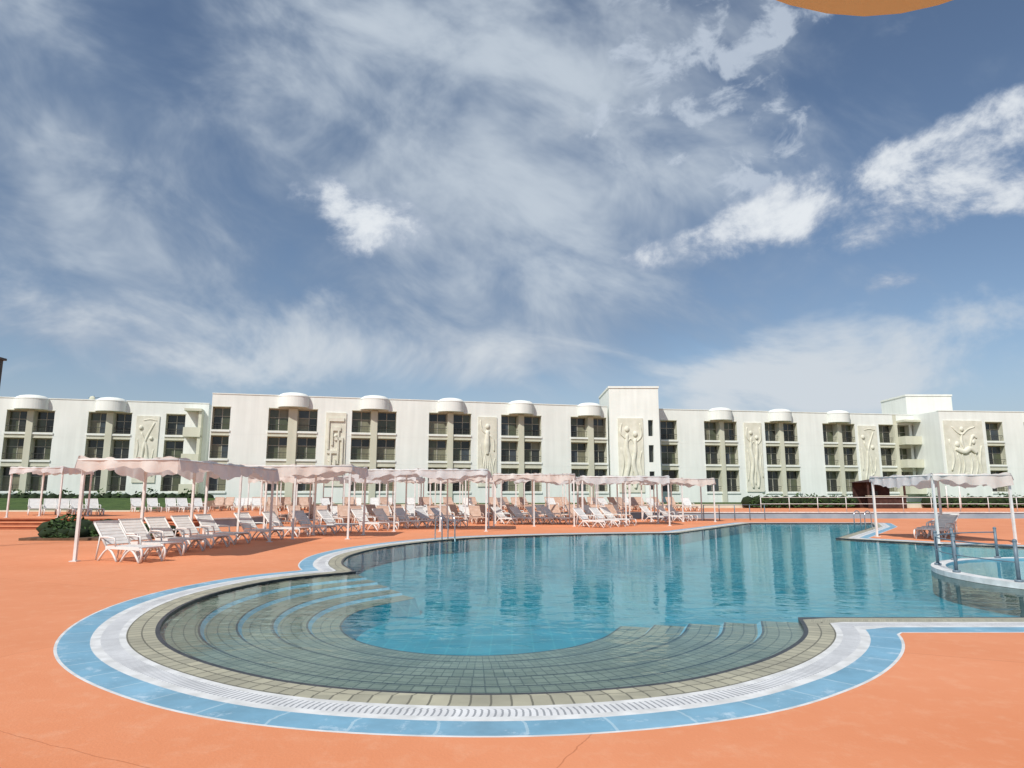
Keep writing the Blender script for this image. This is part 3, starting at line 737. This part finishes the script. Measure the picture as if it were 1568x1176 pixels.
def noise(scale,th,stretch,detail=6,rough=.55,dist=0,loc=(0,0,0)):
    n=N.new('ShaderNodeMapping');n.vector_type='TEXTURE';n.inputs['Location'].default_value=loc;n.inputs['Rotation'].default_value=(0,R(th),0);n.inputs['Scale'].default_value=(stretch,1,1)
    L.new(D,n.inputs['Vector']);t=N.new('ShaderNodeTexNoise');t.inputs['Scale'].default_value=scale;t.inputs['Detail'].default_value=detail;t.inputs['Roughness'].default_value=rough;t.inputs['Distortion'].default_value=dist
    L.new(n.outputs[0],t.inputs['Vector']);return t.outputs['Fac']
def mx(*a):
    r=a[0]
    for b in a[1:]:r=math_('MAXIMUM',r,b)
    return r
mA=mx(blob((-.60,.70,.45),1.05,.32,33,.1),blob((-.14,.85,.48),.55,.46,30,.1),math_('MULTIPLY',blob((-.05,.93,.27),.80,.18,3,.1),.85),math_('MULTIPLY',blob((.15,.9,.36),.40,.24,10,.1),.75))
nA=noise(2.8,35,2.6,5,.55,.25,(.3,.1,.7));nA2=noise(8,28,1.7,5,.6,.4)
nAA=math_('ADD',math_('MULTIPLY',nA,.62),math_('MULTIPLY',nA2,.38))
tA=math_('ADD',nAA,math_('MULTIPLY',math_('SUBTRACT',mA,1.0),.26))
dA=mrange(tA,.23,.55,0,.95)
# bright puffs: bank on the right with a tail running down-left
mB=mx(blob((.52,.765,.375),.26,.105,-10,.4),blob((.60,.69,.385),.20,.11,-8,.4),math_('MULTIPLY',blob((.36,.865,.365),.24,.07,-14,.4),.97),math_('MULTIPLY',blob((.25,.90,.345),.17,.045,-12,.3),.95),math_('MULTIPLY',blob((-.203,.889,.41),.24,.12,5,.0),.85),math_('MULTIPLY',blob((.485,.824,.27),.12,.04,0,0),.85))
nB=noise(9.5,-12,1.4,8,.62,.25,(2.2,1.3,2.9))
tB=math_('ADD',nB,math_('MULTIPLY',math_('SUBTRACT',mB,1.0),.36))
dB=mrange(tB,.34,.52)
mD=mx(blob((.24,.80,.56),.30,.22,-20,.1),blob((.33,.85,.44),.12,.14,0,.1))
nD=noise(22,-10,1.4,5,.6,.3,(.4,.2,.1))
tD=math_('ADD',nD,math_('MULTIPLY',math_('SUBTRACT',mD,1.0),.3))
dD=mrange(tD,.45,.62,0,.8)
mC=mx(blob((-.55,.82,.20),.50,.12,5,.05),math_('MULTIPLY',blob((.37,.91,.15),.45,.13,-4,.05),.85),math_('MULTIPLY',blob((-.05,.95,.2),.4,.09,-4,.05),.8))
nC=noise(5,8,2.4,6,.6,.4,(.9,.2,.4))
tC=math_('ADD',nC,math_('MULTIPLY',math_('SUBTRACT',mC,1.0),.3))
dC=mrange(tC,.34,.58,0,.92)
sep=N.new('ShaderNodeSeparateXYZ');L.new(D,sep.inputs[0])
haze=mrange(sep.outputs['Z'],0,.22,.8,0)
def mixc(fac,a,b):
    n=N.new('ShaderNodeMix');n.data_type='RGBA'
    L.new(fac,n.inputs[0]) 
    if isinstance(a,tuple):n.inputs[6].default_value=(*a,1)
    else:L.new(a,n.inputs[6])
    if isinstance(b,tuple):n.inputs[7].default_value=(*b,1)
    else:L.new(b,n.inputs[7])
    return n.outputs[2]
col=sky.outputs[0]
col=mixc(haze,col,(3.7,4.5,5.7))
cA=mixc(mrange(nAA,.40,.62),(1.9,2.65,3.9),(5.4,6.1,6.9))
col=mixc(dA,col,cA)
cC=mixc(mrange(nC,.42,.62),(3.7,4.4,5.5),(6.4,6.9,7.4))
col=mixc(dC,col,cC)
col=mixc(dD,col,(5.3,6.0,7.0))
cB=mixc(mrange(tB,.38,.60),(3.9,4.6,5.8),(7.8,8.2,8.6))
col=mixc(dB,col,cB)
L.new(col,bg.inputs['Color'])
sl=bpy.data.lights.new('sun','SUN');sl.energy=4.2;sl.angle=R(.53);sl.color=(1,.965,.90)
so=bpy.data.objects.new('sun',sl);sc.collection.objects.link(so)
to=Vector((sd.x*math.cos(SE),sd.y*math.cos(SE),math.sin(SE)));so.rotation_euler=to.to_track_quat('Z','Y').to_euler();so.location=(0,0,40)
cam=bpy.data.cameras.new('camera');cam.sensor_width=36;cam.lens=23.88;cam.clip_end=8000;cam.clip_start=.05
co=bpy.data.objects.new('camera',cam);sc.collection.objects.link(co);co.location=(0,0,1.6);co.rotation_euler=(R(90+9.3),0,0);sc.camera=co
